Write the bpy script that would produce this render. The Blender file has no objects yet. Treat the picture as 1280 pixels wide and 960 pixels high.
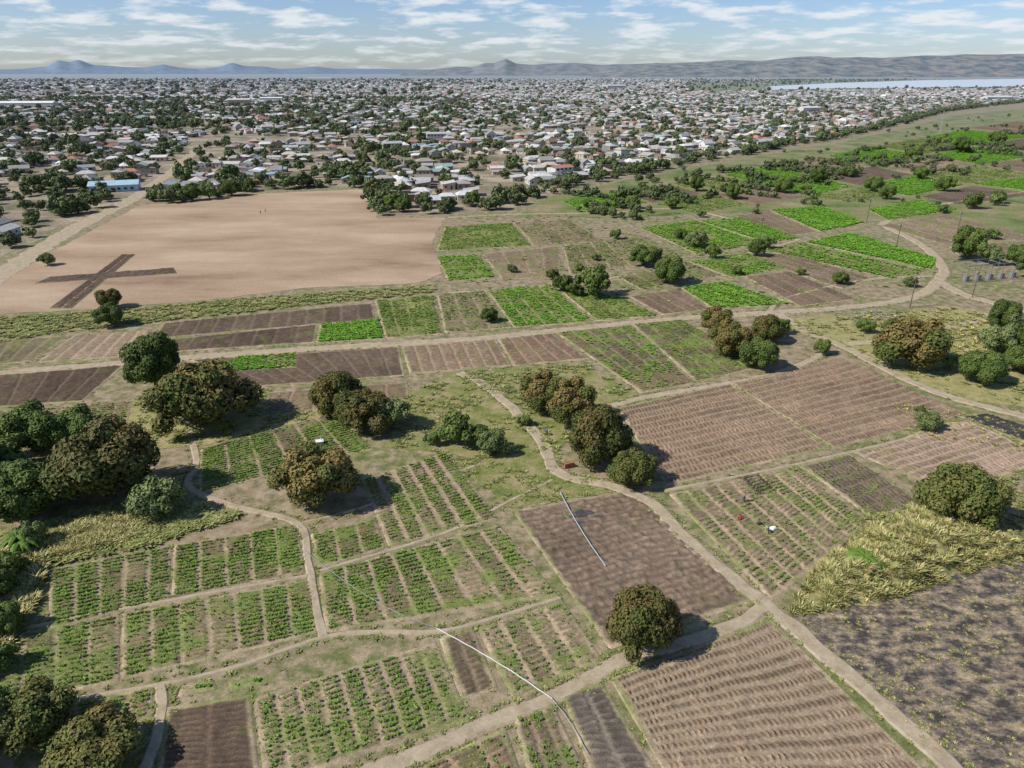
import bpy, bmesh, math, random
import numpy as np
from mathutils import Vector, Matrix
random.seed(7); RS=np.random.RandomState(11)
FP=889.0; CH=60.0; HZ=90.0
PT=math.atan((480-HZ)/FP)
sc=bpy.context.scene
def gt(u,v):
    x=(u-640)/FP; y=(480-v)/FP
    Y=math.cos(PT)+y*math.sin(PT); Z=-math.sin(PT)+y*math.cos(PT)
    t=CH/(-Z); return x*t,Y*t,t
def g(u,v):
    a=gt(u,v); return (a[0],a[1])
def link(o): sc.collection.objects.link(o); return o
# ---------- noise
def hsh(i,j,s):
    n=(i*374761393+j*668265263+s*1446651)&0x7fffffff
    n=((n^(n>>13))*1274126177)&0x7fffffff
    return ((n^(n>>16))&0xffff)/65535.0
def vn(x,y,sc_=1.0,s=0):
    x=np.asarray(x,float)/sc_; y=np.asarray(y,float)/sc_
    i=np.floor(x).astype(np.int64); j=np.floor(y).astype(np.int64)
    fx=x-i; fy=y-j; fx=fx*fx*(3-2*fx); fy=fy*fy*(3-2*fy)
    return (hsh(i,j,s)*(1-fx)+hsh(i+1,j,s)*fx)*(1-fy)+(hsh(i,j+1,s)*(1-fx)+hsh(i+1,j+1,s)*fx)*fy
def fbm(x,y,sc_=1.0,s=0,o=4):
    r=0;a=.5;t=0
    for k in range(o):
        r=r+a*vn(x,y,sc_/(2**k),s+k*17); t+=a; a*=.5
    return r/t
def inpoly(x,y,poly):
    c=np.zeros(len(x),bool); n=len(poly)
    for k in range(n):
        x1,y1=poly[k]; x2,y2=poly[(k+1)%n]
        if y1==y2: continue
        m=((y1>y)!=(y2>y))&(x<(x2-x1)*(y-y1)/(y2-y1)+x1)
        c^=m
    return c
# ---------- materials
def N(nt,t,**k):
    n=nt.nodes.new(t)
    for a,b in k.items(): setattr(n,a,b)
    return n
def newmat(name,rough=.9,spec=.15):
    m=bpy.data.materials.new(name); m.use_nodes=True
    nt=m.node_tree; b=nt.nodes['Principled BSDF']
    b.inputs['Roughness'].default_value=rough
    b.inputs['Specular IOR Level'].default_value=spec
    return m,nt,b
def pos(nt): return N(nt,'ShaderNodeNewGeometry').outputs['Position']
def noise(nt,vec,scale,detail=4,rough=.6):
    n=N(nt,'ShaderNodeTexNoise'); n.inputs['Scale'].default_value=scale
    n.inputs['Detail'].default_value=detail; n.inputs['Roughness'].default_value=rough
    nt.links.new(vec,n.inputs['Vector']); return n.outputs['Fac']
def ramp(nt,fac,stops):
    r=N(nt,'ShaderNodeValToRGB'); e=r.color_ramp.elements
    while len(e)<len(stops): e.new(.5)
    for k,(p_,c) in enumerate(stops):
        e[k].position=p_; e[k].color=(c[0],c[1],c[2],1) if hasattr(c,'__len__') else (c,c,c,1)
    nt.links.new(fac,r.inputs['Fac']); return r.outputs['Color']
def mix(nt,fac,a,b,mode='MIX'):
    m=N(nt,'ShaderNodeMix',data_type='RGBA',blend_type=mode)
    for s,v in ((m.inputs[0],fac),(m.inputs[6],a),(m.inputs[7],b)):
        if isinstance(v,(int,float)): s.default_value=v
        elif isinstance(v,(tuple,list)): s.default_value=(v[0],v[1],v[2],1)
        else: nt.links.new(v,s)
    return m.outputs[2]
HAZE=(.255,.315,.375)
def haze(nt,col,L=8500.0):  # aerial haze painted into the base colour, growing with distance from the origin
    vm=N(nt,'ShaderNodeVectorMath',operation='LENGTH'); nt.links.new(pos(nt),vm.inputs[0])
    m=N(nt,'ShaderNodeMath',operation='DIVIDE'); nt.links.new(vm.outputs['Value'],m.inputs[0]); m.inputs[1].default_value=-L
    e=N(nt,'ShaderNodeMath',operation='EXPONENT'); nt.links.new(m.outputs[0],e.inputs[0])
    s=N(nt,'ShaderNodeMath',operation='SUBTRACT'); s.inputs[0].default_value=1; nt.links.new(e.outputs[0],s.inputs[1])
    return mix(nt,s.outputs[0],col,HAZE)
def rough_mat(name,stops,scale=.2,fine=3.0,hz=False,fr=(.7,1.25),stretch=None,det=5):
    m,nt,b=newmat(name); p=pos(nt); q=p
    if stretch:
        mp_=N(nt,'ShaderNodeMapping'); mp_.inputs['Scale'].default_value=stretch; nt.links.new(p,mp_.inputs['Vector']); q=mp_.outputs[0]
    c=ramp(nt,noise(nt,q,scale,det,.68),stops)
    f=noise(nt,p,fine,3,.7)
    c=mix(nt,1.0,c,ramp(nt,f,[(.3,fr[0]),(.7,fr[1])]),'MULTIPLY')
    if hz: c=haze(nt,c)
    nt.links.new(c,b.inputs['Base Color'])
    return m
def flat_mat(name,col,rough=.8,spec=.2,var=.25,scale=1.5,hz=False,metal=0):
    m,nt,b=newmat(name,rough,spec); p=pos(nt)
    f=noise(nt,p,scale,2)
    c=mix(nt,1.0,col,ramp(nt,f,[(.3,1-var),(.7,1+var)]),'MULTIPLY')
    if hz:
        oi=N(nt,'ShaderNodeObjectInfo')
        c=mix(nt,1.0,c,ramp(nt,oi.outputs['Random'],[(0,.6),(1,1.15)]),'MULTIPLY'); c=haze(nt,c)
    nt.links.new(c,b.inputs['Base Color']); b.inputs['Metallic'].default_value=metal; return m
M_ground,nt,b=newmat('ground_mat'); p=pos(nt)
big=noise(nt,p,.03,4,.62); med=noise(nt,p,.45,4,.7); fine=noise(nt,p,5.,2,.7)
soil=ramp(nt,med,[(.35,(.19,.145,.088)),(.5,(.285,.22,.14)),(.66,(.38,.305,.20))])
gr=ramp(nt,med,[(.3,(.10,.12,.036)),(.5,(.17,.19,.065)),(.7,(.27,.25,.115))])
c=mix(nt,ramp(nt,mix(nt,.5,big,med),[(.41,0.0),(.53,1.0)]),gr,soil)
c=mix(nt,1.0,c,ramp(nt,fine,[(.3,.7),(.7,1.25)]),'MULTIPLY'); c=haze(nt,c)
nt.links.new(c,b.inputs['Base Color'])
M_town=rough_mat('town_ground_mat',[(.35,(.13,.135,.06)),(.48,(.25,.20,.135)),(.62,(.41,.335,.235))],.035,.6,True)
M_bare=rough_mat('bare_field_mat',[(.32,(.25,.17,.11)),(.43,(.35,.25,.165)),(.55,(.42,.31,.21)),(.7,(.49,.38,.27))],.022,1.2,fr=(.85,1.12),stretch=(.6,1.5,1))
M_path=rough_mat('path_mat',[(.3,(.29,.23,.155)),(.5,(.40,.325,.225)),(.7,(.47,.39,.28))],.5,3.,fr=(.85,1.12))
M_grass=rough_mat('grass_mat',[(.32,(.11,.14,.035)),(.46,(.19,.21,.065)),(.55,(.27,.24,.11)),(.7,(.37,.295,.18))],.25,3.)
M_lush=rough_mat('lush_grass_mat',[(.36,(.08,.11,.03)),(.46,(.15,.19,.05)),(.54,(.22,.20,.085)),(.66,(.32,.25,.16))],.04,.8,True)
M_dry=rough_mat('dry_grass_mat',[(.3,(.18,.19,.06)),(.5,(.31,.28,.12)),(.7,(.42,.35,.19))],.4,3.)
M_burnt=rough_mat('burnt_mat',[(.40,(.055,.05,.046)),(.48,(.13,.11,.09)),(.54,(.24,.19,.13)),(.66,(.42,.33,.22))],.5,4.5,stretch=(1,1.5,1),det=8,fr=(.6,1.35))
M_field,nt,b=newmat('field_mat'); p=pos(nt)
at=N(nt,'ShaderNodeAttribute',attribute_name='Col')
n1=noise(nt,p,1.3,3,.7); n2=noise(nt,p,7.,2,.7)
c=mix(nt,1.0,at.outputs['Color'],ramp(nt,n1,[(.3,.78),(.7,1.26)]),'MULTIPLY')
c=mix(nt,1.0,c,ramp(nt,n2,[(.3,.65),(.7,1.35)]),'MULTIPLY')
nt.links.new(c,b.inputs['Base Color'])
def leafmat(name,a,bc,hz=False,trans=0):
    m,nt,b=newmat(name,.6,.2)
    at=N(nt,'ShaderNodeAttribute',attribute_name='tint'); oi=N(nt,'ShaderNodeObjectInfo')
    c=mix(nt,at.outputs['Fac'],a,bc)
    c=mix(nt,1.0,c,ramp(nt,oi.outputs['Random'],[(0,.75),(1,1.25)]),'MULTIPLY')
    if hz: c=haze(nt,c)
    nt.links.new(c,b.inputs['Base Color'])
    if trans:
        tr=N(nt,'ShaderNodeBsdfTranslucent'); nt.links.new(c,tr.inputs['Color'])
        ms=N(nt,'ShaderNodeMixShader'); ms.inputs[0].default_value=trans
        nt.links.new(b.outputs[0],ms.inputs[1]); nt.links.new(tr.outputs[0],ms.inputs[2])
        nt.links.new(ms.outputs[0],nt.nodes['Material Output'].inputs['Surface'])
    return m
L_mango=leafmat('mango_leaf_mat',(.085,.115,.026),(.19,.145,.048))
L_green=leafmat('green_leaf_mat',(.075,.122,.026),(.15,.20,.048))
L_light=leafmat('light_leaf_mat',(.12,.165,.055),(.21,.25,.095))
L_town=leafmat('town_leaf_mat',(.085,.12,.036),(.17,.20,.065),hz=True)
L_crop=leafmat('crop_leaf_mat',(.155,.26,.04),(.26,.38,.08),trans=.25)
L_bright=leafmat('bright_crop_leaf_mat',(.16,.34,.035),(.27,.50,.065),trans=.25)
L_weed=leafmat('weed_mat',(.15,.19,.05),(.33,.32,.12))
L_straw=leafmat('straw_mat',(.32,.32,.10),(.58,.50,.24))
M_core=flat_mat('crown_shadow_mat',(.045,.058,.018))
M_bark=flat_mat('bark_mat',(.12,.09,.065))
M_steel=flat_mat('steel_mat',(.32,.33,.34),.5,.5)
M_pipe=flat_mat('pipe_mat',(.62,.62,.60),.5,.4,var=.12)
M_wood=flat_mat('pole_wood_mat',(.13,.10,.08))
M_white=flat_mat('white_mat',(.75,.75,.73),var=.08)
# ---------- mesh helper
def mkmesh(name,v,f,mats=(),mi=None,col=None,tint=None,smooth=False):
    me=bpy.data.meshes.new(name)
    v=np.asarray(v,dtype=np.float32)
    if isinstance(f,np.ndarray):
        n,k=f.shape
        me.vertices.add(len(v)); me.vertices.foreach_set('co',v.ravel())
        me.loops.add(n*k); me.loops.foreach_set('vertex_index',f.astype(np.int32).ravel())
        me.polygons.add(n); me.polygons.foreach_set('loop_start',np.arange(0,n*k,k,dtype=np.int32))
        me.update(calc_edges=True)
    else:
        me.from_pydata(v.tolist(),[],[tuple(q) for q in f]); me.update()
    for m in mats: me.materials.append(m)
    if mi is not None: me.polygons.foreach_set('material_index',np.asarray(mi,dtype=np.int32))
    if col is not None:
        a=me.color_attributes.new('Col','FLOAT_COLOR','POINT')
        cc=np.ones((len(v),4),np.float32); cc[:,:3]=col; a.data.foreach_set('color',cc.ravel())
    if tint is not None:
        a=me.attributes.new('tint','FLOAT','POINT'); a.data.foreach_set('value',np.asarray(tint,np.float32))
    if smooth: me.polygons.foreach_set('use_smooth',np.ones(len(me.polygons),bool))
    me.validate(); me.update(); return me
def obj(name,me,loc=(0,0,0),rot=0,s=(1,1,1),parent=None):
    o=bpy.data.objects.new(name,me); o.location=loc; o.rotation_euler=(0,0,rot); o.scale=s
    if parent: o.parent=parent
    return link(o)
class MB:
    def __init__(s): s.v=[];s.f=[];s.m=[]
    def box(s,c,d,mi=0,rz=0):
        n=len(s.v); cr,sr=math.cos(rz),math.sin(rz)
        for z in(-.5,.5):
            for x,y in((-.5,-.5),(.5,-.5),(.5,.5),(-.5,.5)):
                X=x*d[0];Y=y*d[1]; s.v.append((c[0]+X*cr-Y*sr,c[1]+X*sr+Y*cr,c[2]+z*d[2]))
        for q in((3,2,1,0),(4,5,6,7),(0,1,5,4),(1,2,6,5),(2,3,7,6),(3,0,4,7)):
            s.f.append([n+k for k in q]); s.m.append(mi)
    def tube(s,pts,rad,mi=0,k=7,cap=True):
        rings=[]
        for a,(P,r) in enumerate(zip(pts,rad)):
            P=Vector(P); d=(Vector(pts[min(a+1,len(pts)-1)])-Vector(pts[max(a-1,0)])).normalized()
            up=Vector((0,0,1)) if abs(d.z)<.9 else Vector((1,0,0))
            x=d.cross(up).normalized(); y=d.cross(x)
            rings.append(len(s.v))
            for q in range(k):
                t=2*math.pi*q/k; s.v.append(tuple(P+(x*math.cos(t)+y*math.sin(t))*r))
        for a in range(len(rings)-1):
            for q in range(k):
                q2=(q+1)%k; s.f.append([rings[a]+q,rings[a]+q2,rings[a+1]+q2,rings[a+1]+q]); s.m.append(mi)
        if cap:
            s.f.append([rings[0]+q for q in range(k)]); s.m.append(mi)
            s.f.append([rings[-1]+q for q in range(k)][::-1]); s.m.append(mi)
    def face(s,pts,mi=0):
        n=len(s.v); s.v+= [tuple(p) for p in pts]; s.f.append(list(range(n,n+len(pts)))); s.m.append(mi)
    def mesh(s,name,mats): return mkmesh(name,s.v,s.f,mats,s.m)
def gridsheet(name,xs,ys,zf,mat):
    X,Y=np.meshgrid(xs,ys); nx=len(xs); ny=len(ys)
    v=np.stack([X.ravel(),Y.ravel(),zf(X.ravel(),Y.ravel())],1)
    i=np.arange((nx-1)*(ny-1)); a=(i//(nx-1))*nx+i%(nx-1)
    return mkmesh(name,v,np.stack([a,a+1,a+1+nx,a+nx],1),[mat])
def polysheet(name,pts,z,mat,jit=.6,step=2.0,world=False):
    w=[q if world else g(*q) for q in pts]; out=[]
    for k in range(len(w)):
        a=np.array(w[k]); b_=np.array(w[(k+1)%len(w)]); L=np.linalg.norm(b_-a); n=max(1,min(80,int(L/step)))
        d=(b_-a)/max(L,1e-6); nn=np.array([-d[1],d[0]])
        for q in range(n):
            P=a+(b_-a)*q/n; o_=(fbm(P[0],P[1],6,3)-.5)*2*jit*1.6
            out.append(tuple(P+nn*(o_ if q else 0)))
    bm=bmesh.new(); vs=[bm.verts.new((x,y,z)) for x,y in out]
    f=bm.faces.new(vs); bm.normal_update()
    if f.normal.z<0: f.normal_flip()
    bmesh.ops.triangulate(bm,faces=[f]); me=bpy.data.meshes.new(name); bm.to_mesh(me); bm.free(); me.materials.append(mat)
    return obj(name,me)
def smoothline(w,n=10):
    w=[np.array(q,float) for q in w]; w=[2*w[0]-w[1]]+w+[2*w[-1]-w[-2]]; o=[]
    for k in range(1,len(w)-2):
        for t in np.arange(n)/n:
            a,b_,c_,d=w[k-1:k+3]
            o.append(.5*((2*b_)+(-a+c_)*t+(2*a-5*b_+4*c_-d)*t*t+(-a+3*b_-3*c_+d)*t**3))
    o.append(w[-2]); return o
WEED=[]
def path(pts,width,z=.10,mat=None,name='dirt_path',n=14,weeds=True):
    L=smoothline([g(*q) for q in pts],n); v=[];f=[]
    for k,P in enumerate(L):
        d=L[min(k+1,len(L)-1)]-L[max(k-1,0)]; d=d/np.linalg.norm(d); nn=np.array([-d[1],d[0]])
        wl=width*(.36+.3*vn(P[0],P[1],2.5,1)); wr=width*(.36+.3*vn(P[0],P[1],2.5,2)); ap=min(.4,.1+.12*width)
        zz=z+.0004*k
        v+= [tuple(P+nn*(wl+ap))+(0.0,),tuple(P+nn*wl)+(zz,),tuple(P-nn*wr)+(zz,),tuple(P-nn*(wr+ap))+(0.0,)]
        if weeds:
            for sgn in(1,-1):
                if random.random()<.6:
                    q=P+nn*sgn*(width*.5+.3+random.random()*.7); WEED.append((q[0],q[1],random.uniform(.2,.5)))
    for k in range(len(L)-1):
        for c_ in range(3): a=4*k+c_; f.append((a,a+1,a+5,a+4))
    me=mkmesh(name,v,f,[mat or M_path]); return obj(name,me)
# ---------- ground
k=np.concatenate([np.linspace(0,900,46),900*np.power(60000/900,np.linspace(.05,1,30))])
xs=np.concatenate([-k[::-1],k[1:]]); obj('ground',gridsheet('ground',xs,xs,lambda x,y:0*x,M_ground))
TOWN=[(-300,420),(-20,338),(60,292),(120,262),(165,247),(200,255),(330,238),(462,233),(476,271),(560,266),(640,260),(700,237),(800,217),(950,190),(1050,172),(1130,155),(1180,140),(1290,127),(1500,117),(1500,98),(-300,98)]
TW=[g(*q) for q in TOWN]
polysheet('town_ground',TOWN,.03,M_town,jit=3,step=12)
polysheet('grass_area',[(690,245),(800,222),(950,195),(1050,178),(1135,160),(1190,145),(1330,130),(1400,300),(1180,290),(1000,262),(800,272),(640,272)],.02,M_lush,3,8)
polysheet('river_floodplain',[(860,116),(1000,114),(1500,109),(1500,97.5),(1000,99),(860,104)],.25,M_lush,20,60)
polysheet('bare_field',[(-80,420),(-30,372),(0,352),(60,318),(120,285),(175,257),(330,242),(465,236),(472,273),(556,272),(541,300),(552,342),(520,354),(380,360),(290,372),(160,384),(0,393)],.045,M_bare,.8,3)
polysheet('grass_strip',[(-60,415),(0,396),(160,387),(290,374),(470,362),(545,356),(540,366),(465,374),(200,402),(60,418),(-60,440)],.04,M_grass,.5,2)
# ---------- plots
CROP=[];BRIGHT=[]
DK=(.105,.074,.052); BR=(.20,.143,.093); RD=(.23,.16,.105)
TAN=(.34,.27,.175); GRN=(.17,.205,.06); OL=(.18,.185,.07)
zc=[0]
def plot(c4,nb=5,rs=.85,h=.2,soil=BR,edge=TAN,crop=None,cov=.8,swap=False,rough=.06,gap=.4,sp=.5,cs=1.0,weed=.12,world=False,name=None,du=.22,weeds=True,gapc=None,ge=.45,phs=.22):
    c=[np.array(q if world else g(*q)) for q in c4]
    if swap: c=[c[3],c[0],c[1],c[2]]
    Lu=(np.linalg.norm(c[1]-c[0])+np.linalg.norm(c[2]-c[3]))/2; Lv=(np.linalg.norm(c[3]-c[0])+np.linalg.norm(c[2]-c[1]))/2
    nu=max(4,min(320,int(Lu/du)))+1; nv=max(4,min(600,int(Lv/(rs/5))))+1
    U,V=np.meshgrid(np.linspace(0,1,nu),np.linspace(0,1,nv)); U=U.ravel();V=V.ravel()
    bil=lambda U,V:(c[0][:,None]*(1-U)*(1-V)+c[1][:,None]*U*(1-V)+c[2][:,None]*U*V+c[3][:,None]*(1-U)*V)
    X,Y=bil(U,V)
    zc[0]+=1; zb=.055+.004*(zc[0]%9)
    um=U*Lu; vm=V*Lv; bw=Lu/nb; sd=zc[0]*13
    wob=(fbm(vm,um*0,4,sd)-.5)*.5
    ub=um+wob; bi=np.clip((ub//bw).astype(int),0,nb-1); d=np.minimum(ub-bi*bw,(bi+1)*bw-ub)
    mask=np.clip((d-gap*.5)/.2,0,1); e=np.minimum(np.minimum(um,Lu-um),np.minimum(vm,Lv-vm)); em=np.clip((e-ge)/.3+ (vn(X,Y,1.2,5)-.5),0,1)
    ph=RS.rand(nb)*phs; br=RS.rand(nb)
    wv=.5+.5*np.cos(2*np.pi*(vm/rs+ph[bi]+.6*(vn(X,Y,3.,9)-.5)+.4*(vn(X,Y,1.,19)-.5)))
    wv=wv*(.35+1.3*vn(X,Y,1.3,29)); wv=np.clip(wv,0,1.2)
    if nb==1: mask[:]=1
    z=zb+h*mask*em*wv*(.5+1.*vn(X,Y,1.1,4))+rough*(fbm(X,Y,.9,sd,3)-.5)*2*em+.05*(1-em)
    z=np.maximum(z,.03); z=np.where(e<=.001,0.0,z)
    big=fbm(X,Y,9,77)
    col=np.array(soil)[None,:]*((.68+.64*big)*(.86+.28*br[bi])*(.78+.36*wv*mask))[:,None]
    gc=np.array(gapc if gapc else [min(1,q*1.5) for q in soil])
    mk=(1-mask)[:,None]*.8; col=col*(1-mk)+gc*mk
    wd=np.clip((fbm(X,Y,3,21)-(.72-weed))*6,0,1)[:,None]*min(1,weed*3.2); col=col*(1-wd)+np.array(GRN)*wd
    ec=np.array(edge)[None,:]*(.75+.5*vn(X,Y,2,3))[:,None]; g2=np.clip((vn(X,Y,3,31)-.5)*5,0,1)[:,None]; ec=ec*(1-g2*.65)+np.array(GRN)*g2*.65
    col=col*em[:,None]+ec*(1-em[:,None])
    i=np.arange((nu-1)*(nv-1)); a=(i//(nu-1))*nu+i%(nu-1)
    f=np.stack([a,a+nu,a+nu+1,a+1],1)
    me=mkmesh('field',np.stack([X,Y,z],1),f,[M_field],col=col)
    obj(name or ('crop_field' if crop else 'ploughed_field'),me)
    if crop:
        dst=CROP if crop=='g' else BRIGHT
        for bk in range(nb):
            vv=(np.arange(0,int(Lv/rs)+1)-ph[bk])*rs; uu=np.arange(bk*bw+gap*.5+.15,(bk+1)*bw-gap*.5-.05,sp)
            if len(uu)==0: continue
            A,B=np.meshgrid(uu,vv); A=A.ravel()+RS.normal(0,.25*sp,A.size); B=B.ravel()+RS.normal(0,.09,B.size)
            ok=(B>.6)&(B<Lv-.6)&(A>.5)&(A<Lu-.5); A=A[ok];B=B[ok]
            xx,yy=bil(A/Lu,B/Lv); pn=fbm(xx,yy,5,55); keep=RS.rand(len(A))<cov*np.clip((pn-.22)*3.4,0.2,1.15)
            for q in range(len(A)):
                if keep[q]: dst.append((xx[q],yy[q],zb+h*.6,cs*random.uniform(.6,1.2)*(.7+.6*pn[q])))
    if weeds:
        for s_ in range(4):
            a_=c[s_];b_=c[(s_+1)%4];L=np.linalg.norm(b_-a_)
            for q in range(int(L*.5)):
                P=a_+(b_-a_)*random.random(); WEED.append((P[0]+random.gauss(0,.25),P[1]+random.gauss(0,.25),random.uniform(.12,.4)))
F5=dict(rs=.74,crop='g',cov=1.15,soil=(.19,.155,.085),weed=.25,gap=.5,sp=.25,cs=.88,gapc=(.34,.265,.175),ge=.3)
plot([(60,712),(215,682),(212,752),(62,788)],nb=5,**F5)
plot([(217,682),(372,655),(382,717),(214,751)],nb=5,**F5)
plot([(-10,798),(150,768),(150,852),(-20,888)],nb=4,**F5)
plot([(152,767),(390,724),(398,792),(152,851)],nb=7,**F5)
plot([(250,562),(420,515),(468,562),(248,618)],nb=6,rs=.8,crop='g',cov=1.15,cs=.95,soil=(.19,.15,.09),weed=.25,gap=.5,sp=.28,gapc=(.33,.255,.17))
plot([(388,668),(470,648),(482,686),(396,712)],nb=3,**F5)
plot([(452,600),(560,564),(624,650),(486,684)],nb=6,rs=.75,crop='g',cov=1.2,cs=.9,soil=(.23,.17,.11),weed=.2,gap=.7,sp=.26,gapc=(.37,.28,.19))
plot([(398,716),(624,656),(700,746),(406,792)],nb=8,rs=.8,crop='g',cov=1.05,cs=.85,soil=(.23,.18,.11),weed=.28,gap=.55,sp=.27,gapc=(.36,.28,.185))
plot([(596,785),(704,750),(756,828),(640,872)],nb=4,rs=.85,crop='g',cov=.75,cs=.75,soil=(.28,.215,.14),weed=.25,gap=.5,sp=.33)
plot([(548,796),(592,784),(624,862),(578,880)],nb=2,rs=.8,soil=(.15,.112,.075),crop='g',cov=.25,cs=.7)
plot([(316,872),(545,802),(590,902),(332,985)],nb=9,rs=.7,crop='g',cov=1.,cs=.8,soil=(.23,.18,.115),weed=.22,gap=.45,sp=.27,gapc=(.34,.265,.175))
plot([(208,884),(314,868),(328,990),(192,990)],nb=2,rs=.7,h=.15,soil=DK,rough=.09)
plot([(20,892),(192,858),(192,900),(60,925)],nb=5,rs=.75,crop='g',cov=1.,cs=.85,soil=(.21,.16,.10),weed=.2,sp=.28)
plot([(225,858),(268,850),(272,862),(222,872)],nb=1,rs=.5,crop='b',cov=1.3,sp=.3,soil=GRN)
plot([(285,852),(360,838),(362,848),(288,866)],nb=1,rs=.5,crop='b',cov=1.3,sp=.3,soil=GRN)
plot([(470,985),(632,908),(660,990),(560,1010)],nb=4,rs=.85,crop='g',cov=.8,cs=.8,soil=RD,sp=.33)
plot([(642,896),(692,880),(745,990),(665,990)],nb=3,rs=.75,crop='g',cov=1.,cs=.85,soil=(.18,.135,.09),weed=.2,sp=.28)
plot([(702,868),(752,852),(835,985),(745,985)],nb=2,rs=.8,soil=(.15,.125,.10),rough=.09)
BRN=dict(swap=True,weed=.03,h=.17,rough=.11,du=.18,phs=1.)
plot([(762,848),(962,772),(1180,985),(842,985)],nb=14,rs=.6,soil=(.22,.16,.108),gap=.5,gapc=(.34,.262,.18),**BRN)
plot([(640,638),(792,612),(942,752),(762,812)],nb=1,rs=1.3,h=.03,soil=(.205,.148,.105),rough=.34,weed=.05,du=.18)
plot([(700,640),(740,630),(760,650),(718,658)],nb=1,rs=2,h=.0,soil=(.075,.07,.07),rough=.12,edge=(.12,.10,.085),weeds=False,weed=0,name='ash_patch')
plot([(772,510),(912,479),(1040,560),(832,608)],nb=14,rs=.8,soil=(.21,.148,.098),gap=.5,gapc=(.32,.238,.162),**BRN)
plot([(914,479),(1050,447),(1208,518),(1042,560)],nb=14,rs=.8,soil=(.22,.156,.105),gap=.5,gapc=(.32,.238,.162),ge=.2,**BRN)
plot([(836,618),(996,582),(1088,655),(965,752)],nb=9,rs=.85,crop='g',cov=.75,cs=.8,soil=(.26,.195,.128),weed=.18,gap=.5,sp=.32)
plot([(920,597),(948,592),(975,614),(950,620)],nb=1,rs=.8,soil=(.055,.04,.033),rough=.12,edge=(.09,.07,.05),weeds=False,weed=0,name='turned_soil_bed')
plot([(1000,582),(1062,567),(1152,628),(1092,650)],nb=6,rs=.8,crop='g',cov=.5,cs=.8,soil=(.13,.10,.07),swap=True)
plot([(1064,565),(1212,524),(1310,575),(1190,618)],nb=9,rs=1.0,soil=(.29,.21,.15),swap=True,h=.15,weed=.12)
plot([(1196,520),(1232,516),(1330,545),(1310,565)],nb=2,rs=1,soil=(.05,.047,.045),rough=.08)
plot([(-40,472),(158,456),(104,502),(-40,512)],nb=6,rs=1,soil=DK,weed=.1)
plot([(-40,518),(166,501),(160,532),(-40,550)],nb=9,rs=1,crop='g',cov=.9,soil=BR,weed=.2,sp=.4)
plot([(236,450),(500,434),(506,470),(320,484)],nb=10,rs=1,soil=(.12,.087,.062),weed=.08)
plot([(272,448),(374,441),(372,460),(268,467)],nb=5,rs=.8,crop='b',cov=1.3,sp=.45,cs=1.4,soil=GRN)
plot([(502,434),(620,424),(640,458),(512,468)],nb=8,rs=1,soil=(.225,.162,.11))
plot([(622,424),(690,417),(738,449),(642,458)],nb=5,rs=1,soil=(.205,.142,.097))
plot([(694,416),(788,406),(868,478),(800,490)],nb=5,rs=1,crop='b',cov=.5,soil=(.17,.13,.085),weed=.25,sp=.5,cs=1.1)
plot([(790,405),(852,400),(958,458),(870,478)],nb=4,rs=1,crop='g',cov=.6,soil=(.15,.12,.075),weed=.3,sp=.4)
plot([(335,490),(510,478),(512,498),(326,522)],nb=6,rs=1,soil=(.195,.14,.096))
plot([(775,465),(835,458),(868,480),(800,492)],nb=1,rs=1,soil=(.185,.12,.08),rough=.12)
B=dict(rs=1.2,du=.4)
plot([(92,420),(190,412),(166,446),(44,454)],nb=6,soil=(.28,.21,.145),**B)
plot([(-60,430),(88,420),(40,452),(-60,462)],nb=6,soil=(.17,.14,.085),weed=.2,**B)
plot([(204,404),(466,379),(470,400),(190,424)],nb=12,soil=(.125,.09,.065),**B)
plot([(188,427),(398,405),(394,429),(172,443)],nb=8,soil=DK,**B)
plot([(400,405),(474,399),(482,424),(394,430)],nb=4,crop='b',cov=1.3,sp=.5,cs=1.5,soil=GRN,rs=.9,du=.4)
plot([(468,376),(544,369),(552,418),(482,424)],nb=4,crop='g',cov=1.1,sp=.5,cs=1.4,soil=OL,weed=.2,**B)
plot([(546,369),(606,363),(640,410),(556,417)],nb=3,crop='g',cov=.5,sp=.6,cs=1.3,soil=(.21,.165,.105),weed=.2,**B)
plot([(608,363),(688,356),(742,403),(642,410)],nb=5,crop='b',cov=.8,sp=.6,cs=1.4,soil=OL,weed=.2,**B)
plot([(692,357),(778,373),(824,395),(746,402)],nb=4,crop='g',cov=.9,sp=.6,cs=1.4,soil=OL,weed=.3,**B)
plot([(784,370),(848,362),(890,387),(828,394)],nb=4,soil=(.18,.128,.088),**B)
plot([(850,360),(905,352),(992,381),(892,387)],nb=5,crop='b',cov=1.2,sp=.7,cs=1.8,soil=GRN,**B)
plot([(930,346),(986,339),(1072,374),(1000,384)],nb=4,soil=(.18,.128,.09),**B)
plot([(545,322),(598,318),(622,347),(560,352)],nb=3,crop='b',cov=.9,sp=.8,cs=1.7,soil=OL,weed=.3,**B)
plot([(556,284),(640,279),(664,308),(545,314)],nb=5,crop='g',cov=.9,sp=.8,cs=1.7,soil=OL,weed=.3,**B)
plot([(642,279),(712,275),(752,302),(668,308)],nb=4,crop='g',cov=.4,sp=.9,cs=1.5,soil=(.20,.155,.10),weed=.2,**B)
plot([(602,318),(700,308),(700,345),(628,350)],nb=4,soil=(.22,.165,.11),weed=.2,**B)
plot([(704,308),(800,294),(858,322),(712,345)],nb=6,crop='g',cov=.5,sp=1,cs=1.6,soil=(.22,.175,.11),weed=.2,**B)
plot([(770,345),(860,328),(905,345),(800,362)],nb=5,crop='g',cov=.6,sp=1,cs=1.6,soil=(.19,.155,.095),weed=.2,**B)
plot([(862,328),(930,315),(985,336),(915,348)],nb=5,crop='b',cov=.8,sp=.9,cs=1.6,soil=OL,weed=.3,**B)
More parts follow.
